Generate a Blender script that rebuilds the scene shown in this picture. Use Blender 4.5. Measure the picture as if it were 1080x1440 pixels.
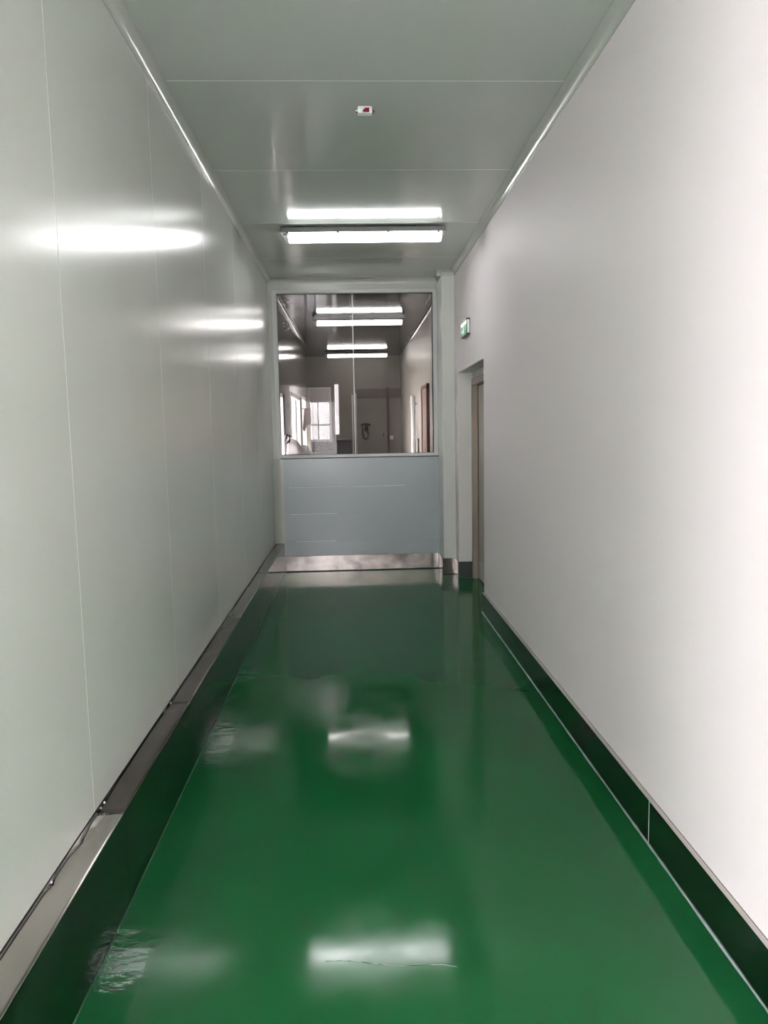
import bpy, bmesh, math, random
from mathutils import Vector, Matrix

random.seed(7)
for o in list(bpy.data.objects):
    bpy.data.objects.remove(o)
SC = bpy.context.scene
COL = SC.collection
PI = math.pi

# ------------------------------------------------------------------ camera
cam_d = bpy.data.cameras.new('camera')
cam = bpy.data.objects.new('camera', cam_d)
COL.objects.link(cam)
cam_d.sensor_fit = 'HORIZONTAL'
cam_d.sensor_width = 36.0
cam_d.lens = 36.0 * 1033.17 / 1080.0
cam_d.clip_start = 0.02
cam_d.clip_end = 200
cR = Vector((0.99891653, -0.04283616, -0.01818876))
cU = Vector((0.02279909, 0.10972533, 0.99370043))
cF = Vector((0.04057054, 0.99303848, -0.11058307))
cam.matrix_world = Matrix(((cR.x, cU.x, -cF.x, 0.0),
                           (cR.y, cU.y, -cF.y, 0.0),
                           (cR.z, cU.z, -cF.z, 1.5),
                           (0, 0, 0, 1)))
SC.camera = cam

# ------------------------------------------------------------------ world: bright overcast daylight outside the windows
W = bpy.data.worlds.new('overcast_sky')
SC.world = W
W.use_nodes = True
bg = W.node_tree.nodes['Background']
bg.inputs[0].default_value = (1.0, 0.96, 0.995, 1)
bg.inputs[1].default_value = 15.8
LAMP = 9.5

SC.view_settings.view_transform = 'Standard'
SC.view_settings.look = 'None'
SC.view_settings.exposure = 1.06
SC.view_settings.gamma = 1.0
SC.view_settings.use_curve_mapping = False

# ------------------------------------------------------------------ dimensions (metres, camera at x=0 y=0 z=1.5, looking along +y)
XL, XR = -0.842, 1.050          # wall faces
LF, HL = -0.750, 0.310          # left plinth face and ledge height
RF, HR = 1.0325, 0.163          # right skirting face and height
CZ = 3.065                      # ceiling
RC = 0.046                      # cove radius
YE = 7.846                      # end wall / glass
YB = -3.2                       # rear wall behind the camera
YO = 0.6                        # the left wall starts here; behind it a lobby widens to the left
XO = -3.0                       # left wall of that lobby
YF = 15.8                       # far wall beyond the glass

# ------------------------------------------------------------------ materials
def principled(name, col, rough=0.5, metal=0.0, spec=0.5, emit=None, estr=0.0):
    m = bpy.data.materials.new(name)
    m.use_nodes = True
    b = m.node_tree.nodes['Principled BSDF']
    b.inputs['Base Color'].default_value = (*col, 1)
    b.inputs['Roughness'].default_value = rough
    b.inputs['Metallic'].default_value = metal
    b.inputs['Specular IOR Level'].default_value = spec
    if emit:
        b.inputs['Emission Color'].default_value = (*emit, 1)
        b.inputs['Emission Strength'].default_value = estr
    return m

def nodes(m):
    return m.node_tree.nodes, m.node_tree.links, m.node_tree.nodes['Principled BSDF']

def add_noise(m, scale, detail=2.0, stretch=(1, 1, 1)):
    n, l, b = nodes(m)
    tc = n.new('ShaderNodeNewGeometry')
    mp = n.new('ShaderNodeMapping')
    mp.inputs['Scale'].default_value = stretch
    nz = n.new('ShaderNodeTexNoise')
    nz.inputs['Scale'].default_value = scale
    nz.inputs['Detail'].default_value = detail
    l.new(tc.outputs['Position'], mp.inputs['Vector'])
    l.new(mp.outputs['Vector'], nz.inputs['Vector'])
    return nz.outputs['Fac']

def ramp(m, sock, stops):
    n, l, b = nodes(m)
    r = n.new('ShaderNodeValToRGB')
    l.new(sock, r.inputs['Fac'])
    el = r.color_ramp.elements
    while len(el) < len(stops):
        el.new(0.5)
    for e, (p, c) in zip(el, stops):
        e.position = p
        e.color = (*c, 1) if len(c) == 3 else c
    return r.outputs['Color']

def bump(m, sock, strength, dist, prev=None):
    n, l, b = nodes(m)
    bp = n.new('ShaderNodeBump')
    bp.inputs['Strength'].default_value = strength
    bp.inputs['Distance'].default_value = dist
    l.new(sock, bp.inputs['Height'])
    if prev:
        l.new(prev, bp.inputs['Normal'])
    l.new(bp.outputs['Normal'], b.inputs['Normal'])
    return bp.outputs['Normal']

def varied(name, c1, c2, scale, rough, metal=0.0, spec=0.5, stretch=(1, 1, 1), bstr=0.0, bdist=0.002, rr=None):
    m = principled(name, c1, rough, metal, spec)
    f = add_noise(m, scale, 3, stretch)
    n, l, b = nodes(m)
    l.new(ramp(m, f, [(0.3, c1), (0.7, c2)]), b.inputs['Base Color'])
    if rr:
        l.new(ramp(m, f, [(0.3, (rr[0],) * 3), (0.7, (rr[1],) * 3)]), b.inputs['Roughness'])
    if bstr:
        bump(m, f, bstr, bdist)
    return m

# green self-levelling epoxy, glossy, gently wavy; rougher trowel marks along both edges
M_floor = principled('green_epoxy', (0.012, 0.15, 0.04), 0.10, 0.0, 0.0)
def _floor():
    n, l, b = nodes(M_floor)
    f1 = add_noise(M_floor, 0.9, 3)
    l.new(ramp(M_floor, f1, [(0.3, (0.007, 0.100, 0.030)), (0.7, (0.010, 0.122, 0.037))]), b.inputs['Base Color'])
    f2 = add_noise(M_floor, 5.0, 4)
    l.new(ramp(M_floor, f2, [(0.35, (0.06,) * 3), (0.72, (0.155,) * 3)]), b.inputs['Roughness'])
    f3 = add_noise(M_floor, 2.2, 2, (1, 0.6, 1))
    n1 = bump(M_floor, f3, 0.35, 0.004)
    geo = n.new('ShaderNodeNewGeometry')
    sep = n.new('ShaderNodeSeparateXYZ')
    l.new(geo.outputs['Position'], sep.inputs[0])
    mid = n.new('ShaderNodeMath'); mid.operation = 'SUBTRACT'; mid.inputs[1].default_value = (LF + RF) / 2
    l.new(sep.outputs['X'], mid.inputs[0])
    ab = n.new('ShaderNodeMath'); ab.operation = 'ABSOLUTE'
    l.new(mid.outputs[0], ab.inputs[0])
    mr = n.new('ShaderNodeMapRange')
    mr.inputs['From Min'].default_value = 0.70
    mr.inputs['From Max'].default_value = 0.86
    l.new(ab.outputs[0], mr.inputs['Value'])
    f4 = add_noise(M_floor, 16.0, 4, (1, 1.3, 1))
    mu = n.new('ShaderNodeMath'); mu.operation = 'MULTIPLY'
    l.new(f4, mu.inputs[0]); l.new(mr.outputs[0], mu.inputs[1])
    nrm = bump(M_floor, mu.outputs[0], 0.28, 0.004, n1)
    # slightly dulled clear coat over the green body colour
    rs = b.inputs['Roughness'].links[0].from_socket
    gs = n.new('ShaderNodeBsdfGlossy'); l.new(rs, gs.inputs['Roughness']); l.new(nrm, gs.inputs['Normal'])
    fr = n.new('ShaderNodeFresnel'); fr.inputs['IOR'].default_value = 1.62; l.new(nrm, fr.inputs['Normal'])
    sc_ = n.new('ShaderNodeMath'); sc_.operation = 'MULTIPLY'; sc_.inputs[1].default_value = 0.78
    l.new(fr.outputs[0], sc_.inputs[0])
    mx = n.new('ShaderNodeMixShader')
    l.new(sc_.outputs[0], mx.inputs[0]); l.new(b.outputs[0], mx.inputs[1]); l.new(gs.outputs[0], mx.inputs[2])
    l.new(mx.outputs[0], n['Material Output'].inputs['Surface'])
_floor()

# pale grey-green factory-painted sandwich panel with faint vertical micro ribs
def panel_mat(name, col, rough, axis):
    m = principled(name, col, rough, 0.0, 0.5)
    st = {'y': (1, 90, 0.25), 'x': (0.25, 90, 1)}[axis]
    f = add_noise(m, 2.0, 2, st)
    bump(m, f, 0.10, 0.0012)
    n, l, b = nodes(m)
    f2 = add_noise(m, 1.3, 2)
    l.new(ramp(m, f2, [(0.3, tuple(c * 0.97 for c in col)), (0.7, tuple(min(1, c * 1.03) for c in col))]), b.inputs['Base Color'])
    return m
M_panel = panel_mat('panel_paint', (0.60, 0.635, 0.58), 0.20, 'y')
M_ceil = panel_mat('ceiling_panel_paint', (0.52, 0.56, 0.51), 0.13, 'x')
M_seam = principled('white_sealant', (0.90, 0.91, 0.88), 0.45)
M_cove = principled('painted_aluminium', (0.53, 0.55, 0.505), 0.16, 0.0, 0.6)
M_white = varied('white_wall_paint', (0.855, 0.80, 0.81), (0.87, 0.815, 0.825), 1.1, 0.55, bstr=0.05)
M_jamb = principled('jamb_paint', (0.66, 0.65, 0.62), 0.4)
M_pillar = principled('pillar_panel_paint', (0.60, 0.62, 0.58), 0.28)
M_blue = varied('blue_grey_panel', (0.40, 0.45, 0.47), (0.43, 0.48, 0.50), 1.5, 0.22, bstr=0.02)
M_steel = varied('brushed_steel', (0.30, 0.275, 0.26), (0.42, 0.39, 0.37), 3.0, 0.16, 1.0, stretch=(1, 0.3, 1), rr=(0.10, 0.20))
M_steel_warm = varied('stained_steel', (0.19, 0.17, 0.158), (0.44, 0.40, 0.375), 7.0, 0.2, 1.0, rr=(0.14, 0.26))
M_steel_dark = varied('dark_steel', (0.13, 0.112, 0.108), (0.19, 0.168, 0.16), 3.0, 0.16, 1.0, stretch=(1, 0.3, 1), rr=(0.10, 0.20))  # darker brown-grey tone for the middle ledge sheets
M_steel_pale = varied('pale_steel', (0.40, 0.37, 0.35), (0.50, 0.47, 0.445), 3.0, 0.16, 1.0, stretch=(1, 0.3, 1), rr=(0.10, 0.20))
M_dark_skirt = principled('dark_skirting', (0.035, 0.038, 0.04), 0.3)
M_mirror = varied('polished_steel', (0.17, 0.175, 0.17), (0.20, 0.205, 0.20), 2.0, 0.06, 1.0, stretch=(1, 0.4, 1), bstr=0.02)
M_black_gap = principled('dark_gap', (0.012, 0.012, 0.012), 0.7)
M_bead = varied('grey_silicone', (0.30, 0.36, 0.36), (0.40, 0.46, 0.45), 20, 0.35)
M_cream = principled('cream_cap_strip', (0.48, 0.45, 0.42), 0.35)
M_bead_dark = principled('grubby_sealant', (0.05, 0.10, 0.075), 0.4)
M_alu = principled('window_aluminium', (0.62, 0.65, 0.63), 0.30, 0.0, 0.6)
M_alu_dark = principled('glazing_gasket', (0.03, 0.03, 0.035), 0.5)
M_doorframe = principled('door_frame_steel', (0.27, 0.215, 0.165), 0.35, 0.3)
M_doorleaf = principled('door_leaf_paint', (0.36, 0.35, 0.30), 0.35)
M_housing = principled('lamp_housing_grey', (0.24, 0.24, 0.235), 0.5, 0.0, 0.25)
M_clear = principled('clear_end_cap', (0.75, 0.77, 0.76), 0.12)
M_lamp = principled('lit_lamp_cover', (0.95, 0.95, 0.95), 0.3, emit=(1.0, 0.99, 1.0), estr=LAMP)
M_black = principled('black_plastic', (0.012, 0.012, 0.013), 0.35)
M_wplastic = principled('white_plastic', (0.82, 0.82, 0.80), 0.35)
M_red = principled('red_window', (0.28, 0.008, 0.02), 0.2)
M_green = principled('sign_green', (0.0, 0.26, 0.09), 0.3, emit=(0.0, 0.5, 0.16), estr=0.12)
M_signw = principled('sign_white', (0.85, 0.9, 0.86), 0.3, emit=(0.9, 1, 0.92), estr=0.3)
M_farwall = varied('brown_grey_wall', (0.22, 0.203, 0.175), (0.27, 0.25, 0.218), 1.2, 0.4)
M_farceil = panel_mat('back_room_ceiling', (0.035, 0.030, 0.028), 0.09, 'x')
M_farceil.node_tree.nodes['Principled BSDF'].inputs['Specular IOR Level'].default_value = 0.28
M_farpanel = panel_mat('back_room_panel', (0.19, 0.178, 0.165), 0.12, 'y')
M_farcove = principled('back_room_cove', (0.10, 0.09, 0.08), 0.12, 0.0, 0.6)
M_redbrown = principled('red_brown_paint', (0.11, 0.045, 0.032), 0.4)
M_reddoor = principled('brown_door_paint', (0.21, 0.135, 0.11), 0.35)
M_darkbin = principled('dark_purple_plastic', (0.07, 0.055, 0.065), 0.5)
M_sack = varied('white_sheet', (0.78, 0.73, 0.74), (0.86, 0.81, 0.82), 6, 0.6, bstr=0.2)
M_wframe = principled('white_window_paint', (0.80, 0.79, 0.80), 0.35)
M_sash = principled('brown_sash', (0.15, 0.115, 0.10), 0.3)
M_header = principled('dark_lintel', (0.13, 0.115, 0.095), 0.4)
M_blind = principled('pale_blind', (0.70, 0.66, 0.70), 0.7)
M_facade = varied('grey_facade', (0.030, 0.030, 0.032), (0.036, 0.036, 0.038), 3, 0.7)
M_facade2 = principled('dark_facade_glass', (0.018, 0.018, 0.020), 0.5)
M_ground = principled('outdoor_paving', (0.10, 0.10, 0.10), 0.9)

def glass_mat(name, tint, gl):
    m = bpy.data.materials.new(name)
    m.use_nodes = True
    n, l = m.node_tree.nodes, m.node_tree.links
    for q in list(n):
        n.remove(q)
    out = n.new('ShaderNodeOutputMaterial')
    tr = n.new('ShaderNodeBsdfTransparent'); tr.inputs[0].default_value = (*tint, 1)
    gs = n.new('ShaderNodeBsdfGlossy'); gs.inputs['Roughness'].default_value = 0.02
    gs.inputs['Color'].default_value = (1, 1, 1, 1)
    fr = n.new('ShaderNodeFresnel'); fr.inputs['IOR'].default_value = gl
    mx = n.new('ShaderNodeMixShader')
    l.new(fr.outputs[0], mx.inputs[0]); l.new(tr.outputs[0], mx.inputs[1]); l.new(gs.outputs[0], mx.inputs[2])
    l.new(mx.outputs[0], out.inputs[0])
    return m
M_glass = glass_mat('window_glass', (0.71, 0.695, 0.68), 1.17)
M_glass_out = glass_mat('outer_glass', (0.95, 0.95, 0.95), 1.3)
M_film = bpy.data.materials.new('silicone_smear')
M_film.use_nodes = True
def _film():
    n, l, b = nodes(M_film)
    b.inputs['Base Color'].default_value = (0.6, 0.58, 0.57, 1)
    b.inputs['Alpha'].default_value = 0.5
    b.inputs['Roughness'].default_value = 0.5
_film()

# ------------------------------------------------------------------ mesh helpers
def bx(bm, x0, x1, y0, y1, z0, z1):
    vs = [bm.verts.new(p) for p in ((x0, y0, z0), (x1, y0, z0), (x1, y1, z0), (x0, y1, z0),
                                    (x0, y0, z1), (x1, y0, z1), (x1, y1, z1), (x0, y1, z1))]
    for f in ((0, 3, 2, 1), (4, 5, 6, 7), (0, 1, 5, 4), (1, 2, 6, 5), (2, 3, 7, 6), (3, 0, 4, 7)):
        bm.faces.new([vs[i] for i in f])
    return vs

def prism(bm, prof, axis, a0, a1):
    """extrude a closed 2-D profile along an axis ('x','y','z')"""
    def P(u, v, t):
        return {'y': (u, t, v), 'x': (t, u, v), 'z': (u, v, t)}[axis]
    A = [bm.verts.new(P(u, v, a0)) for u, v in prof]
    B = [bm.verts.new(P(u, v, a1)) for u, v in prof]
    k = len(prof)
    for i in range(k):
        bm.faces.new((A[i], A[(i + 1) % k], B[(i + 1) % k], B[i]))
    bm.faces.new(A[::-1]); bm.faces.new(B)

def tube(bm, pts, r, seg=10):
    pts = [Vector(p) for p in pts]
    rings = []
    for i, p in enumerate(pts):
        t = (pts[min(i + 1, len(pts) - 1)] - pts[max(i - 1, 0)]).normalized()
        up = Vector((0, 0, 1)) if abs(t.z) < 0.9 else Vector((1, 0, 0))
        u = t.cross(up).normalized(); v = t.cross(u)
        rings.append([bm.verts.new(p + r * (math.cos(2 * PI * k / seg) * u + math.sin(2 * PI * k / seg) * v)) for k in range(seg)])
    for a, b in zip(rings, rings[1:]):
        for k in range(seg):
            bm.faces.new((a[k], a[(k + 1) % seg], b[(k + 1) % seg], b[k]))
    bm.faces.new(rings[0][::-1]); bm.faces.new(rings[-1])

def obj(name, bm, m, parent=None, bevel=0.0, smooth=False, seg=2):
    if bevel:
        bmesh.ops.bevel(bm, geom=list(bm.edges), offset=bevel, segments=seg, affect='EDGES', profile=0.5)
    bmesh.ops.recalc_face_normals(bm, faces=list(bm.faces))
    me = bpy.data.meshes.new(name)
    bm.to_mesh(me); bm.free()
    me.materials.append(m)
    if smooth:
        for p in me.polygons:
            p.use_smooth = True
    o = bpy.data.objects.new(name, me)
    COL.objects.link(o)
    if parent:
        o.parent = parent
        o.matrix_parent_inverse = Matrix.Translation(-parent.location)
    return o

def box(name, m, x0, x1, y0, y1, z0, z1, parent=None, bevel=0.0):
    bm = bmesh.new(); bx(bm, x0, x1, y0, y1, z0, z1)
    return obj(name, bm, m, parent, bevel)

def boxes(name, m, lst, parent=None, bevel=0.0):
    bm = bmesh.new()
    for b in lst:
        bx(bm, *b)
    return obj(name, bm, m, parent, bevel)

def struct(o, label, cat):
    o['kind'] = 'structure'; o['label'] = label; o['category'] = cat
    return o

def empty(name, loc):
    e = bpy.data.objects.new(name, None)
    e.empty_display_size = 0.1
    COL.objects.link(e)
    e.location = loc
    return e

def tag(o, label, cat, group=None):
    o['label'] = label; o['category'] = cat
    if group:
        o['group'] = group
    return o

# ================================================================== THE SHELL
# floor (one slab through the corridor, the door recess and the room behind the glass)
bm = bmesh.new()
bx(bm, XO - 0.2, 1.30, YB - 0.2, YF + 0.2, -0.12, 0.0)
floor = struct(obj('floor', bm, M_floor), 'glossy dark green epoxy floor of the corridor', 'floor')
# hairline trowel ridge in the coating near the camera
bm = bmesh.new()
rng = random.Random(3)
pts = []
for i in range(26):
    t = i / 25
    pts.append((-0.11 + 0.37 * t, 1.945 - 0.048 * t + 0.006 * math.sin(9 * t) + rng.uniform(-.0016, .0016), 0.0004))
tube(bm, pts, 0.0011, 6)
obj('coating_ridge', bm, M_floor, floor)

# ceiling: backing slab, then every panel on its own
bm = bmesh.new(); bx(bm, XO - 0.2, 1.30, YB - 0.2, YF + 0.2, CZ + 0.0004, CZ + 0.12)
ceiling = struct(obj('ceiling', bm, M_seam), 'glossy grey-green panel ceiling of the corridor', 'ceiling')
seams_c = [3.504 + 1.139 * k for k in range(-6, 12)]
ends = [YB] + [s for s in seams_c if YB + 0.1 < s < YE - 0.1] + [YE]
for y0, y1 in zip(ends, ends[1:]):
    bm = bmesh.new(); bx(bm, XL - 0.02 if y0 > YO else XO, 1.28, y0 + 0.0028, y1 - 0.0028, CZ, CZ + 0.0018)
    obj('panel', bm, M_ceil, ceiling)
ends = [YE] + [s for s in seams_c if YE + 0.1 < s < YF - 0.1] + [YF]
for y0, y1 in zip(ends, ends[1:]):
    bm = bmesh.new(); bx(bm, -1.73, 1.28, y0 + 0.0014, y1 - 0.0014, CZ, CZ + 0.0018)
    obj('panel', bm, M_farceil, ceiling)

# left wall of the corridor; it starts just beside the photographer
bm = bmesh.new()
bx(bm, XL - 0.12, XL - 0.0006, YO, YE + 0.05, 0, CZ)
wall_left = struct(obj('wall_left', bm, M_seam), 'glossy pale grey-green panel wall on the left', 'wall')
seams_l = [2.244 + 1.113 * k for k in range(-1, 5)]
ends = [YO] + [s for s in seams_l if YO + 0.1 < s < YE - 0.1] + [YE]
for y0, y1 in zip(ends, ends[1:]):
    bm = bmesh.new()
    bx(bm, XL - 0.0018, XL, y0 + 0.0022, y1 - 0.0022, HL + 0.006, CZ)
    obj('panel', bm, M_panel, wall_left)

def framed_window(name, label, axis, pos, a0, a1, z0, z1, depth, mull=(), trans=(), m=M_wframe, fw=0.045, out=-1):
    """window in a wall: axis 'x' = wall at x=pos running along y; 'y' = wall at y=pos running along x. out = outward sign"""
    e = empty(name, (pos, (a0 + a1) / 2, z0) if axis == 'x' else ((a0 + a1) / 2, pos, z0))
    struct(e, label, 'window')
    d0, d1 = sorted((pos + out * 0.02, pos + out * depth))
    def B(n, u0, u1, w0, w1, q0, q1, mm):
        return box(n, mm, q0, q1, u0, u1, w0, w1, e) if axis == 'x' else box(n, mm, u0, u1, q0, q1, w0, w1, e)
    B('frame_stile', a0, a0 + fw, z0, z1, d0, d1, m); B('frame_stile', a1 - fw, a1, z0, z1, d0, d1, m)
    B('frame_rail', a0 + fw, a1 - fw, z0, z0 + fw, d0, d1, m); B('frame_rail', a0 + fw, a1 - fw, z1 - fw, z1, d0, d1, m)
    for u in mull:
        B('mullion', u - 0.02, u + 0.02, z0 + fw, z1 - fw, d0, d1, m)
    for w in trans:
        B('transom', a0 + fw, a1 - fw, w - 0.02, w + 0.02, d0 + 0.004, d1 - 0.004, m)
    us = [a0 + fw] + list(mull) + [a1 - fw]
    mid = (d0 + d1) / 2
    for u0, u1 in zip(us, us[1:]):
        B('pane', u0, u1, z0 + fw, z1 - fw, mid - 0.002, mid + 0.002, M_glass_out)
    return e

# lobby behind the photographer: daylight from a window on its left side and one in its rear wall
SW = (-2.9, 0.2, 0.25, 2.0)
bm = bmesh.new()
for b in ((YB - 0.14, SW[0], 0, CZ), (SW[1], YO + 0.12, 0, CZ), (SW[0], SW[1], 0, SW[2]), (SW[0], SW[1], SW[3], CZ)):
    bx(bm, XO - 0.12, XO, *b)
bx(bm, XO, XL - 0.12, YO, YO + 0.12, 0, CZ)
struct(obj('wall_lobby', bm, M_white), 'white lobby wall behind the photographer on the left', 'wall')
framed_window('window_1', 'white framed window on the left side of the lobby behind the photographer', 'x', XO, SW[0], SW[1], SW[2], SW[3], 0.10,
              mull=(-1.87, -0.83), out=-1)

# right wall with the recessed doorway
DY0, DY1, DZ, DX = 5.87, 7.30, 2.052, 1.19
wr = bmesh.new()
for b in ((YB, DY0, 0, CZ), (DY1, YE + 0.05, 0, CZ), (DY0, DY1, DZ, CZ)):
    bx(wr, XR, XR + 0.25, *b)
wall_right = struct(obj('wall_right', wr, M_white), 'plain matt white wall on the right', 'wall')
box('recess_lining', M_jamb, XR + 0.004, DX + 0.10, DY1 - 0.004, DY1, 0, DZ - 0.004, wall_right)
box('recess_lining', M_jamb, XR + 0.004, DX + 0.10, DY0, DY1, DZ - 0.004, DZ, wall_right)
box('recess_lining', M_jamb, XR + 0.004, DX + 0.10, DY0, DY0 + 0.004, 0, DZ - 0.004, wall_right)

# rear wall behind the photographer with a wide window in its left half
RW = (-2.3, -0.35, 0.60, 2.30)
bm = bmesh.new()
for b in ((XO - 0.12, RW[0], 0, CZ), (RW[1], XR + 0.25, 0, CZ), (RW[0], RW[1], 0, RW[2]), (RW[0], RW[1], RW[3], CZ)):
    bx(bm, b[0], b[1], YB - 0.14, YB, b[2], b[3])
struct(obj('wall_rear', bm, M_white), 'white wall behind the photographer', 'wall')
framed_window('window_2', 'wide white framed window in the rear wall behind the photographer', 'y', YB, RW[0], RW[1], RW[2], RW[3], 0.10, mull=(-1.65, -1.0), out=-1, fw=0.06)

# end wall below and above the glass
PX, PY = 0.918, 7.50            # corner pillar
bm = bmesh.new()
bx(bm, XL - 0.05, XR + 0.1, YE, YE + 0.06, 0, 1.222)
bx(bm, XL - 0.05, XR + 0.1, YE, YE + 0.06, 2.955, CZ)
bx(bm, XL - 0.05, -0.803, YE, YE + 0.06, 1.222, 2.955)
bx(bm, 0.907, XR + 0.1, YE, YE + 0.06, 1.222, 2.955)
wall_end = struct(obj('wall_end', bm, M_cove), 'end wall of the corridor below the big interior window', 'wall')
# blue-grey dado panel made of four boards with thin ribs at the joints
zz = [0.170, 0.327, 0.622, 0.910, 1.212]
for z0, z1 in zip(zz, zz[1:]):
    bm = bmesh.new(); bx(bm, -0.742, PX, YE - 0.006, YE, z0 + 0.0006, z1 - 0.0006)
    obj('board', bm, M_blue, wall_end, bevel=0.0005, seg=1)
for z, x0, x1 in ((0.327, -0.62, -0.20), (0.622, -0.69, -0.18), (0.910, -0.69, 0.55)):
    bm = bmesh.new(); prism(bm, [(YE - 0.006, z - 0.002), (YE - 0.0078, z), (YE - 0.006, z + 0.002)], 'x', x0, x1)
    obj('joint_bead', bm, M_seam, wall_end)
box('shadow_gap', M_black_gap, -0.79, PX, YE - 0.002, YE, 1.213, 1.222, wall_end)

# corner pillar
wall_pillar = struct(box('wall_pillar', M_pillar, PX, XR, PY, YE, 0, CZ, None, 0.006), 'pale boxed-in pillar in the far right corner', 'pillar')

# ------------------------------------------------------------------ plinth along the left wall: folded steel ledge + polished face
bl = empty('baseboard_left', (LF, 2.5, 0)); struct(bl, 'knee-high folded steel plinth along the left wall', 'baseboard')
joints = [YO, 2.252, 3.19, 4.70, 6.2, YE]
dents = [(-0.838, 2.10, 0.10, 0.010), (-0.838, 1.89, 0.05, 0.006), (-0.80, 4.76, 0.09, 0.012), (-0.83, 4.42, 0.05, 0.008),
         (-0.82, 3.98, 0.12, 0.006), (-0.835, 3.12, 0.05, 0.006), (-0.80, 2.20, 0.10, 0.004)]
def ledge(y0, y1, mat):
    bm = bmesh.new()
    nx, ny = 8, max(8, int((y1 - y0) / 0.02))
    g = []
    for j in range(ny + 1):
        y = y0 + (y1 - y0) * j / ny
        row = []
        for i in range(nx + 1):
            X = XL + (LF - XL) * i / nx
            z = HL
            e = min(1.0, (LF - X) / 0.02)
            z += e * 0.0016 * (math.sin(2.3 * y + 1.1) + 0.6 * math.sin(5.1 * y))
            for dx, dy, rad, dep in dents:
                q = math.hypot((X - dx) / 0.05, (y - dy) / rad)
                if q < 1:
                    ang = math.atan2(y - dy, X - dx + 1e-6)
                    z -= e * 1.6 * dep * (1 - q) ** 1.5 * (0.6 + 0.4 * math.cos(3 * ang))
            row.append(bm.verts.new((X, y, z)))
        g.append(row)
    for j in range(ny):
        for i in range(nx):
            bm.faces.new((g[j][i], g[j][i + 1], g[j + 1][i + 1], g[j + 1][i]))
    o = obj('ledge_sheet', bm, mat, bl, smooth=True)
    so = o.modifiers.new('thickness', 'SOLIDIFY'); so.thickness = 0.002; so.offset = -1
    return o
for y0, y1 in zip(joints, joints[1:]):
    ledge(y0 + 0.0006, y1 - 0.0006, M_steel_pale if y1 < 2.3 else M_steel_dark if y1 < 4.8 else M_steel)
    bm = bmesh.new(); bx(bm, LF - 0.003, LF, y0 + 0.0006, y1 - 0.0006, 0.004, HL - 0.0005)
    obj('face_sheet', bm, M_mirror, bl)
box('core', M_black_gap, XL - 0.001, LF - 0.004, YO, YE, 0, HL - 0.022, bl)
box('wall_gap', M_black_gap, XL - 0.001, XL + 0.0020, YO, YE, HL + 0.001, HL + 0.006, bl)
for y in (2.31, 2.275, 1.885, 3.19, 4.80, 5.6):
    bm = bmesh.new()
    bmesh.ops.create_uvsphere(bm, u_segments=10, v_segments=6, radius=0.0045, matrix=Matrix.Translation((XL + 0.008, y, HL + 0.002)))
    obj('screw', bm, M_alu, bl, smooth=True)
def bead(parent, xc, y0, y1, w, seed, side):
    r = random.Random(seed)
    bm = bmesh.new(); n = int((y1 - y0) / 0.04)
    prev = None
    for i in range(n + 1):
        y = y0 + (y1 - y0) * i / n
        ww = w * (0.75 + 0.5 * r.random())
        vs = [bm.verts.new((xc, y, 0.0)), bm.verts.new((xc - side * ww, y, 0.0)), bm.verts.new((xc - side * ww * 0.45, y, ww * 0.5)), bm.verts.new((xc, y, ww * 0.8))]
        if prev:
            for k in range(4):
                bm.faces.new((prev[k], prev[(k + 1) % 4], vs[(k + 1) % 4], vs[k]))
        else:
            bm.faces.new(vs)
        prev = vs
    bm.faces.new(prev[::-1])
    return obj('sealant_bead', bm, M_bead if side > 0 else M_bead_dark, parent, smooth=True)
bead(bl, LF, YO, YE, 0.003, 1, -1)

# ------------------------------------------------------------------ skirting on the right wall
br = empty('baseboard_right', (RF, 2.5, 0)); struct(br, 'polished dark-reflecting steel skirting along the right wall', 'baseboard')
for y0, y1 in ((YB, 0.05), (0.05, 2.459), (2.459, 4.87), (4.87, DY0)):
    box('face_sheet', M_mirror, RF, RF + 0.003, y0 + 0.0022, y1 - 0.0022, 0.003, HR - 0.0005, br)
    box('cap_strip', M_cream, RF, XR - 0.0022, y0 + 0.0006, y1 - 0.0006, HR - 0.0004, HR + 0.0015, br)
box('core', M_seam, RF + 0.0034, XR, YB, DY0, 0, HR - 0.001, br)
box('wall_gap', M_black_gap, XR - 0.0022, XR, YB, DY0, HR - 0.001, HR + 0.002, br)
box('joint_strip', M_alu, RF - 0.0004, RF + 0.002, 2.4568, 2.4612, 0.004, HR, br)
box('end_return', M_mirror, RF, XR, DY0 - 0.0012, DY0, 0.003, HR, br)
bead(br, RF, YB, DY0, 0.006, 2, 1)

# ------------------------------------------------------------------ skirting of the end wall, pillar and recess
be = empty('baseboard_end', (0, YE - 0.02, 0)); struct(be, 'bright stained steel skirting below the blue-grey end panel', 'baseboard')
box('face_sheet', M_steel_warm, LF, PX - 0.014, YE - 0.014, YE, 0.008, 0.168, be, 0.001)
box('floor_gap', M_black_gap, LF, PX - 0.012, YE - 0.013, YE, 0.0, 0.009, be)
bp_ = empty('baseboard_pillar', (PX, PY, 0)); struct(bp_, 'steel skirting wrapped around the corner pillar', 'baseboard')
box('side_sheet', M_steel_warm, PX - 0.012, PX, PY, YE - 0.014, 0.006, 0.168, bp_)
box('front_sheet', M_steel_warm, PX - 0.012, XR - 0.012, PY - 0.012, PY, 0.006, 0.168, bp_)
box('floor_gap', M_black_gap, PX - 0.011, XR - 0.013, PY - 0.011, PY, 0.0, 0.007, bp_)
box('wall_sheet', M_steel_warm, XR - 0.012, XR, DY1, PY - 0.012, 0.004, 0.168, bp_)
bj = empty('baseboard_recess', (XR, DY1, 0)); struct(bj, 'dark steel skirting on the far jamb of the doorway', 'baseboard')
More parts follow.
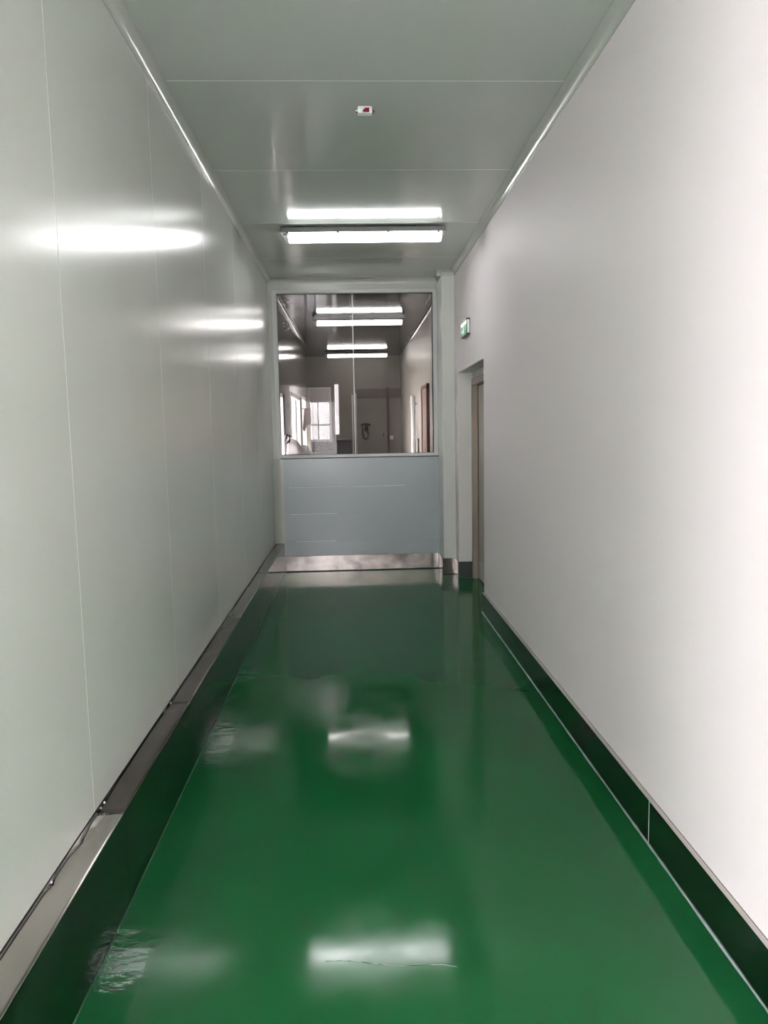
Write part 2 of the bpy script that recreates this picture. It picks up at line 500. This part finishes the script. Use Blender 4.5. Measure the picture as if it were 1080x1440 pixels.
box('face_sheet', M_dark_skirt, XR - 0.002, DX, DY1 - 0.014, DY1 - 0.004, 0.002, 0.165, bj)

# ------------------------------------------------------------------ coves
def cove_profile(cx, cz, sx, r):
    """concave quarter round between a wall (at cx) and the ceiling (at cz); sx=+1 wall on the left"""
    pr = [(cx, cz), (cx + sx * (r + 0.004), cz), (cx + sx * (r + 0.004), cz - 0.0025)]
    for k in range(0, 9):
        a = PI / 2 * (1 - k / 8)
        pr.append((cx + sx * (r - r * math.cos(a)) + sx * 0.0025 * 0, cz - r + r * math.sin(a) - 0.0022))
    # arc runs from ceiling tangent to wall tangent
    pr = pr[:3] + [(cx + sx * (r + (0.0022 - r) * math.sin(b)), cz - r + (r - 0.0022) * math.cos(b)) for b in [PI / 2 * k / 10 for k in range(11)]]
    pr += [(cx + sx * 0.0025, cz - r - 0.004), (cx, cz - r - 0.004)]
    return pr
def cove(name, label, cx, cz, sx, axis, runs, mat=None):
    e = empty(name, (cx, runs[0][0], cz) if axis == 'y' else (runs[0][0], cx, cz))
    struct(e, label, 'cove trim')
    for a0, a1 in runs:
        bm = bmesh.new(); prism(bm, cove_profile(cx, cz, sx, RC), axis, a0, a1)
        o = obj('cove_length', bm, mat or M_cove, e)
        for p in o.data.polygons:
            p.use_smooth = False
    return e
cove('trim_1', 'rounded ceiling cove along the left wall', XL, CZ, 1, 'y', [(YO, 2.6), (2.6015, 5.55), (5.5515, YE)])
cove('trim_2', 'rounded ceiling cove along the right wall', XR, CZ, -1, 'y', [(YB, 2.9), (2.9015, 5.75), (5.7515, PY)])
cove('trim_3', 'rounded ceiling cove above the interior window', YE, CZ, -1, 'x', [(XL, PX)])
cove('trim_4', 'rounded ceiling cove across the pillar front', PY, CZ, -1, 'x', [(PX - 0.046, XR)])
cove('trim_5', 'rounded ceiling cove along the pillar side', PX, CZ, -1, 'y', [(PY - 0.046, YE)])
# upright cove in the left end corner
e = empty('trim_6', (XL, YE, HL)); struct(e, 'upright rounded cove in the left end corner', 'cove trim')
pr = [(XL, YE)] + [(XL + RC * 2.0 * (1 - math.sin(b)) + 0.0, YE - RC * 2.0 * (1 - math.cos(b))) for b in [PI / 2 * k / 10 for k in range(11)]]
bm = bmesh.new(); prism(bm, pr, 'z', HL + 0.006, 1.222); obj('cove_length', bm, M_cove, e)
# cove beyond the glass
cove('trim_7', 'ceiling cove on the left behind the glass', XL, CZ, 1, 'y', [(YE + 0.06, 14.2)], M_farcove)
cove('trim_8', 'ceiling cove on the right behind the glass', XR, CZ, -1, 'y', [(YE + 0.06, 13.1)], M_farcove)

# ------------------------------------------------------------------ big interior window: frame, two panes, silicone joint
GX0, GX1, GZ0, GZ1 = -0.803, 0.907, 1.222, 2.955
w = empty('window_3', (0.03, YE, GZ0)); struct(w, 'wide two-pane interior window at the end of the corridor', 'window')
fy0, fy1 = YE - 0.012, YE + 0.05
box('frame_stile', M_alu, GX0, GX0 + 0.047, fy0, fy1, GZ0, GZ1, w, 0.003)
box('frame_stile', M_alu, GX1 - 0.040, GX1, fy0, fy1, GZ0, GZ1, w, 0.003)
box('frame_rail', M_alu, GX0 + 0.047, GX1 - 0.040, fy0, fy1, GZ0, GZ0 + 0.032, w, 0.003)
box('frame_rail', M_alu, GX0 + 0.047, GX1 - 0.040, fy0, fy1, GZ1 - 0.034, GZ1, w, 0.003)
ix0, ix1, iz0, iz1 = GX0 + 0.047, GX1 - 0.040, GZ0 + 0.032, GZ1 - 0.034
boxes('gasket', M_alu_dark, [(ix0, ix0 + 0.005, YE, YE + 0.02, iz0, iz1), (ix1 - 0.010, ix1, YE - 0.004, YE + 0.02, iz0, iz1),
                             (ix0, ix1, YE, YE + 0.02, iz1 - 0.005, iz1), (ix0, ix1, YE, YE + 0.02, iz0, iz0 + 0.003)], w)
JX = 0.029
box('pane', M_glass, ix0, JX - 0.005, YE + 0.006, YE + 0.014, iz0, iz1, w)
box('pane', M_glass, JX + 0.005, ix1, YE + 0.006, YE + 0.014, iz0, iz1, w)
box('silicone_joint', M_seam, JX - 0.0045, JX + 0.0045, YE + 0.0055, YE + 0.0145, iz0, iz1, w)
def smear(pts, wd):
    bm = bmesh.new()
    for i, (a, b) in enumerate(zip(pts, pts[1:])):
        d = Vector((b[0] - a[0], 0, b[1] - a[1])).normalized(); nn = Vector((-d.z, 0, d.x)) * wd * (0.5 + 0.5 * random.random())
        A = Vector((a[0], YE + 0.0045, a[1])); B_ = Vector((b[0], YE + 0.0045, b[1]))
        q = [bm.verts.new(v) for v in (A - nn, B_ - nn, B_ + nn, A + nn)]
        q2 = [bm.verts.new(v.co + Vector((0, 0.001, 0))) for v in q]
        bm.faces.new(q); bm.faces.new(q2[::-1])
        for k in range(4):
            bm.faces.new((q[k], q[(k + 1) % 4], q2[(k + 1) % 4], q2[k]))
    obj('silicone_smear', bm, M_film, w)
smear([(-0.69, 2.855), (-0.66, 2.862), (-0.62, 2.852), (-0.58, 2.842), (-0.56, 2.835)], 0.005)
smear([(-0.70, 2.83), (-0.69, 2.815), (-0.68, 2.805)], 0.006)
for (sx_, sz_) in ((-0.695, 2.625), (-0.66, 2.615), (-0.69, 2.59), (-0.65, 2.565), (-0.68, 2.55)):
    smear([(sx_, sz_), (sx_ + 0.016, sz_ + 0.006)], 0.008)
smear([(0.845, 2.90), (0.835, 2.865), (0.81, 2.83), (0.80, 2.80)], 0.008)
smear([(0.012, 2.70), (0.01, 2.66), (0.0, 2.62), (0.02, 2.58)], 0.010)

# ------------------------------------------------------------------ door in the recess
d = empty('door_1', (DX, (DY0 + DY1) / 2, 0)); struct(d, 'grey-brown metal door set deep in the right wall', 'door')
fx0, fx1 = DX - 0.008, DX + 0.07
box('frame_jamb', M_doorframe, fx0, DX + 0.045, DY1 - 0.075, DY1 - 0.006, 0, 1.985, d, 0.003)
box('frame_jamb', M_doorframe, fx0, DX + 0.045, DY0 + 0.006, DY0 + 0.075, 0, 1.985, d, 0.003)
box('frame_head', M_doorframe, fx0, DX + 0.045, DY0 + 0.075, DY1 - 0.075, 1.925, 1.988, d, 0.003)
box('frame_packing', M_jamb, DX + 0.004, fx1, DY0 + 0.004, DY1 - 0.004, 1.988, DZ - 0.004, d)
boxes('rubber_seal', M_black_gap, [(DX + 0.042, DX + 0.052, DY1 - 0.09, DY1 - 0.074, 0.004, 1.93), (DX + 0.042, DX + 0.052, DY0 + 0.074, DY0 + 0.09, 0.004, 1.93),
      (DX + 0.042, DX + 0.052, DY0 + 0.09, DY1 - 0.09, 1.912, 1.93)], d)
box('back_stop', M_black_gap, fx1 + 0.012, fx1 + 0.03, DY0, DY1, 0, DZ, d)
leaf = box('leaf', M_doorleaf, DX + 0.046, DX + 0.08, DY0 + 0.085, DY1 - 0.085, 0.01, 1.915, d, 0.002)
box('kick_plate', M_cream, DX + 0.044, DX + 0.046, DY0 + 0.10, DY1 - 0.10, 0.02, 0.19, leaf)
box('handle', M_steel, DX + 0.01, DX + 0.046, DY0 + 0.14, DY0 + 0.16, 1.0, 1.02, leaf)

# ================================================================== THINGS
# ------------------------------------------------------------------ weatherproof batten lamps on the ceiling
def make_lamp(y):
    e = empty('ceiling_lamp', (0.118, y, CZ))
    L0, L1 = -0.520, 0.756
    yc = y
    zt = CZ - 0.012
    def prof(w0, w1, z0, z1):
        return [(yc - w0, z0), (yc + w0, z0), (yc + w1, z1), (yc - w1, z1)]
    for xx in (-0.28, 0.50):
        box('bracket', M_black, xx - 0.03, xx + 0.03, yc - 0.03, yc + 0.03, zt - 0.002, CZ, e)
    bm = bmesh.new(); prism(bm, prof(0.062, 0.052, zt - 0.030, zt), 'x', L0 + 0.005, L1 - 0.005); obj('housing', bm, M_housing, e, 0.003)
    bm = bmesh.new(); prism(bm, [(yc - 0.064, zt - 0.040), (yc + 0.064, zt - 0.040), (yc + 0.064, zt - 0.029), (yc - 0.064, zt - 0.029)], 'x', L0, L1)
    obj('rim', bm, M_housing, e, 0.002)
    zb = zt - 0.096
    bm = bmesh.new()
    pf = [(yc - 0.058, zt - 0.040), (yc - 0.052, zb + 0.02), (yc - 0.036, zb), (yc + 0.036, zb), (yc + 0.052, zb + 0.02), (yc + 0.058, zt - 0.040)]
    prism(bm, pf, 'x', L0 + 0.065, L1 - 0.035)
    obj('lit_cover', bm, M_lamp, e)
    for x0, x1, s in ((L0 + 0.004, L0 + 0.065, 1), (L1 - 0.035, L1 - 0.004, -1)):
        bm = bmesh.new(); prism(bm, pf, 'x', x0, x1)
        for v in bm.verts:                       # sloping outer end
            edge = x0 if s > 0 else x1
            if abs(v.co.x - edge) < 1e-5:
                v.co.x += s * 0.035 * (zt - 0.040 - v.co.z) / 0.056
        ec = obj('end_cap', bm, M_clear, e)
        box('lamp_holder', M_housing, *(sorted((x0 + s * 0.022 if s > 0 else x1 - 0.020, x0 + 0.05 if s > 0 else x1 - 0.012))), yc - 0.060, yc - 0.053, zb + 0.035, zb + 0.05, ec)
    for k in range(4):
        cx = L0 + 0.06 + k * (L1 - L0 - 0.12) / 3
        for s in (-1, 1):
            box('clip', M_housing, cx - 0.010, cx + 0.010, *sorted((yc + s * 0.062, yc + s * 0.070)), zt - 0.052, zt - 0.022, e)
    return e
l1 = make_lamp(5.885)
l1.rotation_euler = (0, 0, -0.012)
tag(l1, 'lit batten lamp on the ceiling in front of the window', 'ceiling lamp', 'batten ceiling lamps')
def copy_tree(o, parent=None):
    c = o.copy(); COL.objects.link(c)
    if parent:
        c.parent = parent
        c.matrix_parent_inverse = o.matrix_parent_inverse.copy()
    for ch in list(o.children):
        copy_tree(ch, c)
    return c
for y, lab in ((10.42, 'lit batten lamp nearest behind the window glass'),
               (14.90, 'smaller, farthest lit batten lamp seen through the window glass')):
    c = copy_tree(l1)
    c.location = (0.118, y, CZ); c['label'] = lab

# ------------------------------------------------------------------ small ceiling detector
e = empty('ceiling_sensor', (0.097, 3.78, CZ)); tag(e, 'tiny white ceiling sensor box with dark red window', 'sensor')
box('body', M_wplastic, 0.062, 0.132, 3.765, 3.80, CZ - 0.030, CZ - 0.001, e, 0.002)
box('base_plate', M_clear, 0.064, 0.130, 3.76, 3.835, CZ - 0.006, CZ, e, 0.001)
box('red_window', M_red, 0.095, 0.118, 3.7640, 3.766, CZ - 0.026, CZ - 0.006, e)
box('dark_lens', M_black, 0.087, 0.096, 3.7638, 3.766, CZ - 0.026, CZ - 0.012, e)
bm = bmesh.new(); tube(bm, [(0.132, 3.782, CZ - 0.015), (0.139, 3.782, CZ - 0.012), (0.143, 3.784, CZ - 0.018), (0.138, 3.786, CZ - 0.024), (0.133, 3.786, CZ - 0.020)], 0.0035, 8)
obj('cable_gland', bm, M_black, e, smooth=True)
bm = bmesh.new(); tube(bm, [(0.062, 3.782, CZ - 0.012), (0.052, 3.782, CZ - 0.012)], 0.003, 8); obj('mounting_lug', bm, M_wplastic, e)
bm = bmesh.new(); tube(bm, [(0.062, 3.782, CZ - 0.020), (0.055, 3.782, CZ - 0.022)], 0.003, 8); obj('mounting_lug', bm, M_black, e)

# ------------------------------------------------------------------ emergency exit sign
SY0, SY1, SZ0, SZ1, SX = 6.53, 6.87, 2.322, 2.464, 1.018
e = empty('exit_sign', (XR, (SY0 + SY1) / 2, SZ0)); tag(e, 'small green and white emergency exit sign above the doorway', 'exit sign')
box('case', M_black, SX + 0.002, XR, SY0, SY1, SZ0, SZ1, e, 0.002)
box('end_panel', M_wplastic, SX + 0.006, XR - 0.006, SY0 - 0.002, SY0 + 0.001, SZ0 + 0.014, SZ1 - 0.012, e)
fc = box('face', M_green, SX, SX + 0.003, SY0 + 0.008, SY1 - 0.008, SZ0 + 0.012, SZ1 - 0.048, e)
box('light_bar', M_signw, SX, SX + 0.003, SY0 + 0.008, SY1 - 0.008, SZ1 - 0.046, SZ1 - 0.016, e)
def flat(pts, par):
    bm = bmesh.new()
    prism(bm, [(0, 0)] * 0 + pts, 'x', SX - 0.0012, SX + 0.0005)
    return obj('pictogram', bm, M_signw, par)
ym, zm = 6.70, SZ0 + 0.05
flat([(ym - 0.012, zm - 0.004), (ym + 0.014, zm + 0.002), (ym + 0.008, zm + 0.026), (ym - 0.010, zm + 0.024)], fc)        # trunk
flat([(ym + 0.006 + 0.009 * math.cos(t * PI / 5), zm + 0.036 + 0.008 * math.sin(t * PI / 5)) for t in range(10)], fc)      # head
flat([(ym + 0.014, zm), (ym + 0.034, zm - 0.012), (ym + 0.030, zm - 0.034), (ym + 0.024, zm - 0.034), (ym + 0.026, zm - 0.014), (ym + 0.004, zm - 0.006)], fc)
flat([(ym - 0.012, zm), (ym - 0.020, zm - 0.018), (ym - 0.042, zm - 0.022), (ym - 0.042, zm - 0.028), (ym - 0.014, zm - 0.024), (ym + 0.002, zm - 0.004)], fc)
flat([(ym + 0.008, zm + 0.024), (ym + 0.030, zm + 0.016), (ym + 0.030, zm + 0.011), (ym + 0.006, zm + 0.018)], fc)
flat([(ym + 0.060, zm + 0.006), (ym + 0.100, zm + 0.006), (ym + 0.100, zm + 0.018), (ym + 0.124, zm), (ym + 0.100, zm - 0.018), (ym + 0.100, zm - 0.006), (ym + 0.060, zm - 0.006)], fc)

# ------------------------------------------------------------------ light switch by the door
e = empty('light_switch', (XR, 5.58, 1.30)); tag(e, 'small white light switch on the white wall beside the doorway', 'light switch')
box('plate', M_wplastic, XR - 0.009, XR, 5.535, 5.62, 1.298, 1.384, e, 0.002)
box('rocker', M_wplastic, XR - 0.013, XR - 0.008, 5.555, 5.60, 1.315, 1.366, e, 0.0015)

# ================================================================== ROOM BEHIND THE GLASS
# left wall with daylight windows
wins = [(8.60, 9.40, 0.9, 1.97), (10.35, 12.45, 0.9, 2.06), (12.65, 14.05, 0.9, 2.12)]
bm = bmesh.new()
y = YE + 0.05
for a0, a1, z0, z1 in wins:
    bx(bm, XL - 0.12, XL, y, a0, 0, CZ); bx(bm, XL - 0.12, XL, a0, a1, 0, z0); bx(bm, XL - 0.12, XL, a0, a1, z1, CZ); y = a1
bx(bm, XL - 0.12, XL, y, 14.2, 0, CZ)
bx(bm, -1.70, XL - 0.12, 14.08, 14.2, 0, CZ)
bx(bm, -1.75, -1.60, 14.2, YF, 0, CZ)
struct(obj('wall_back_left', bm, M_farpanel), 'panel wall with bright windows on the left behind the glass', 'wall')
for k, (a0, a1, z0, z1) in enumerate(wins):
    framed_window('window_%d' % (4 + k), ('bright narrow window closest behind the glass on the left', 'wide bright window on the left behind the glass',
                  'bright window on the left behind the glass, farthest of three')[k], 'x', XL, a0, a1, z0, z1, 0.09,
                  mull=((a0 + a1) / 2,) if k else (), out=-1)
# right wall
struct(box('wall_back_right', M_farwall, XR, XR + 0.2, YE + 0.05, YF, 0, CZ), 'brownish right wall of the room behind the glass', 'wall')
# far wall with window and doorway
FW = (-0.93, -0.43, 1.28, 2.43)
NW = (-0.365, -0.265, 1.42, 2.49)
bm = bmesh.new()
for b in ((-1.75, FW[0], 0, CZ), (FW[0], FW[1], 0, FW[2]), (FW[0], FW[1], FW[3], CZ), (FW[1], NW[0], 0, CZ),
          (NW[0], NW[1], 0, NW[2]), (NW[0], NW[1], NW[3], CZ), (NW[1], XR + 0.2, 0, CZ)):
    bx(bm, b[0], b[1], YF, YF + 0.15, b[2], b[3])
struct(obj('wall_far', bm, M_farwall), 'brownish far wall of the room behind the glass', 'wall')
w7 = framed_window('window_7', 'white cross-barred window in the far wall behind the glass', 'y', YF, FW[0], FW[1], FW[2], FW[3], 0.10, mull=(-0.715,), trans=(1.635,), out=1, fw=0.05)
box('blind', M_blind, FW[0] + 0.05, FW[1] - 0.05, YF + 0.015, YF + 0.02, 2.11, FW[3] - 0.04, w7)
framed_window('window_8', 'very narrow bright window strip in the far wall behind the glass', 'y', YF, NW[0], NW[1], NW[2], NW[3], 0.10, out=1, fw=0.012)
# outdoors seen through the far window
f = empty('wall_outside', (-1.5, 24.0, 0)); struct(f, 'grey facade seen outside the cross-barred far window', 'facade')
box('facade_wall', M_facade, -3.5, 0.5, 24.0, 24.5, -1, 4.2, f)
for k in range(9):
    box('pilaster', M_facade2, -3.3 + 0.42 * k, -3.22 + 0.42 * k, 23.95, 24.0, -1, 2.1, f)
# door beyond
d2 = empty('door_2', (0.4, YF, 0)); struct(d2, 'grey-brown door carrying a wall phone, behind the glass', 'door')
box('frame_jamb', M_wframe, 0.0, 0.03, YF - 0.03, YF, 0, 2.26, d2)
box('frame_jamb', M_wframe, 0.075, 0.10, YF - 0.03, YF, 0, 2.29, d2)
box('leaf', M_farwall, 0.18, 0.74, YF - 0.025, YF, 0.01, 2.18, d2)
box('frame_head', M_header, 0.10, XR - 0.002, YF - 0.03, YF, 2.19, 2.38, d2)
box('frame_jamb', M_redbrown, 0.748, 0.79, YF - 0.05, YF, 0, 2.40, d2)
box('leaf_handle', M_black, 0.655, 0.675, YF - 0.05, YF - 0.025, 1.36, 1.45, d2)
bxw = empty('junction_box', (0.85, YF, 1.29)); tag(bxw, 'small pale junction box beside the red-brown door post', 'junction box')
box('body', M_jamb, 0.80, 0.88, YF - 0.04, YF, 1.30, 1.39, bxw, 0.004)
box('cover', M_wplastic, 0.808, 0.872, YF - 0.044, YF - 0.039, 1.308, 1.382, bxw, 0.002)
# wall phone with handset on top and looping cord
YP = YF - 0.025
ph = empty('wall_phone', (0.29, YP, 1.3)); tag(ph, 'black wall phone with looped cord on the far door', 'telephone')
box('body', M_black, 0.262, 0.345, YP - 0.05, YP, 1.49, 1.585, ph, 0.006)
bm = bmesh.new()
tube(bm, [(0.200 + 0.178 * t, YP - 0.075, 1.615 + 0.030 * math.sin(PI * t)) for t in [k / 10 for k in range(11)]], 0.018, 10)
hs = obj('handset', bm, M_black, ph, smooth=True)
for xx in (0.208, 0.370):
    bm = bmesh.new(); tube(bm, [(xx, YP - 0.075, 1.625), (xx, YP - 0.045, 1.605)], 0.022, 12); obj('ear_cup', bm, M_black, hs)
box('cradle', M_black, 0.275, 0.33, YP - 0.07, YP - 0.03, 1.58, 1.625, ph)
bm = bmesh.new()
tube(bm, [(0.225, YP - 0.05, 1.56), (0.218, YP - 0.05, 1.46), (0.232, YP - 0.05, 1.36), (0.275, YP - 0.05, 1.315), (0.325, YP - 0.05, 1.34), (0.345, YP - 0.05, 1.41), (0.33, YP - 0.045, 1.465), (0.295, YP - 0.04, 1.49)], 0.015, 8)
obj('cord', bm, M_black, ph, smooth=True)
# bright upright pipe and brown door on the right wall behind the glass
pp = empty('steel_pipe', (0.99, 11.9, 0)); tag(pp, 'bright upright steel pipe on the right wall behind the glass', 'pipe')
bm = bmesh.new(); tube(bm, [(0.985, 11.9, 0), (0.985, 11.9, 2.04)], 0.036, 20); obj('shaft', bm, M_wframe, pp, smooth=True)
for z in (0.6, 1.9):
    box('bracket', M_alu, 0.985, XR, 11.885, 11.915, z, z + 0.03, pp)
bm = bmesh.new(); tube(bm, [(1.03, 11.55, 0.9), (1.03, 11.55, 1.36)], 0.014, 8)
tag(obj('broom_handle', bm, M_black), 'short dark upright rod beside the bright pipe', 'rod')
d3 = empty('door_3', (XR, 10.4, 0)); struct(d3, 'reddish-brown door at the right edge behind the glass', 'door')
box('leaf', M_reddoor, XR - 0.03, XR, 10.05, 10.72, 0.01, 2.07, d3, 0.003)
box('frame_jamb', M_redbrown, XR - 0.04, XR, 10.72, 10.78, 0, 2.1, d3)
box('frame_jamb', M_redbrown, XR - 0.04, XR, 9.99, 10.05, 0, 2.1, d3)
box('frame_head', M_redbrown, XR - 0.04, XR, 9.99, 10.78, 2.07, 2.12, d3)
# tilted brown window sash and grey post on the left
YS = 13.4
po = empty('grey_post', (-0.79, YS, 0)); tag(po, 'grey upright post left of the cross-barred far window', 'post')
box('shaft', M_farwall, -0.815, -0.745, YS - 0.03, YS + 0.03, 0.01, 2.10, po, 0.004)
box('foot_plate', M_steel, -0.835, -0.725, YS - 0.06, YS + 0.06, 0.0, 0.012, po)
sa = empty('tilted_sash', (-0.84, 12.55, 1.55)); tag(sa, 'brown window sash hanging open at a slant by the left windows', 'window sash')
bm = bmesh.new()
q = [(-0.835, 1.90), (-0.70, 1.92), (-0.70, 1.66), (-0.755, 1.64), (-0.80, 1.52), (-0.845 + 0.0, 1.56)]
q = [(-0.80, 1.88), (-0.69, 1.90), (-0.69, 1.62), (-0.76, 1.60), (-0.80, 1.50), (-0.836, 1.53)]
prism(bm, [(u, v) for u, v in q], 'y', 12.50, 12.53)
obj('sash_board', bm, M_sash, sa)
box('hinge_bar', M_redbrown, -0.84, -0.69, 12.495, 12.50, 1.875, 1.89, sa)
# white sheet-covered stack near the left window, dark bin at the far wall
st = empty('covered_stack', (-0.68, 9.1, 0)); tag(st, 'heap under a white sheet at the lower left behind the glass', 'covered stack')
bm = bmesh.new()
bmesh.ops.create_grid(bm, x_segments=24, y_segments=24, size=1.0)
for v in bm.verts:
    u, t = v.co.x, v.co.y
    rr = max(abs(u), abs(t))
    h = 1.46 - 0.20 * (0.5 + 0.5 * u) - 0.03 * math.sin(2.2 * t + 1.5 * u + 1.0) - 0.012 * math.sin(6 * u + 2 * t)
    z = h if rr < 0.75 else h - (rr - 0.75) / 0.25 * 0.5
    v.co = Vector((-0.665 + 0.15 * min(1, 0.85 + 0.15 * rr) * u, 9.15 + 0.32 * t, z))
obj('sheet', bm, M_sack, st, smooth=True)
box('stand_top', M_black, -0.82, -0.47, 8.58, 9.60, 1.19, 1.235, st)
for xx, yy in ((-0.78, 8.66), (-0.49, 8.66), (-0.78, 9.56), (-0.49, 9.56)):
    box('leg', M_black, xx - 0.015, xx + 0.015, yy - 0.015, yy + 0.015, 0, 1.19, st)
bm = bmesh.new(); tube(bm, [(-0.80, 8.82, 1.43), (-0.775, 8.83, 1.465), (-0.745, 8.84, 1.45), (-0.755, 8.84, 1.39), (-0.79, 8.83, 1.37)], 0.016, 8)
obj('dark_strap', bm, M_black, st, smooth=True)
bn = empty('dark_bin', (-0.17, 15.3, 0)); tag(bn, 'tall dark bin standing before the far wall', 'bin')
bm = bmesh.new(); prism(bm, [(-0.32, 15.1), (-0.03, 15.1), (-0.03, 15.45), (-0.32, 15.45)], 'z', 0.0, 1.28); obj('body', bm, M_darkbin, bn, 0.02)
bm = bmesh.new(); prism(bm, [(-0.335, 15.085), (-0.015, 15.085), (-0.015, 15.465), (-0.335, 15.465)], 'z', 1.28, 1.33); obj('lid', bm, M_darkbin, bn, 0.015)
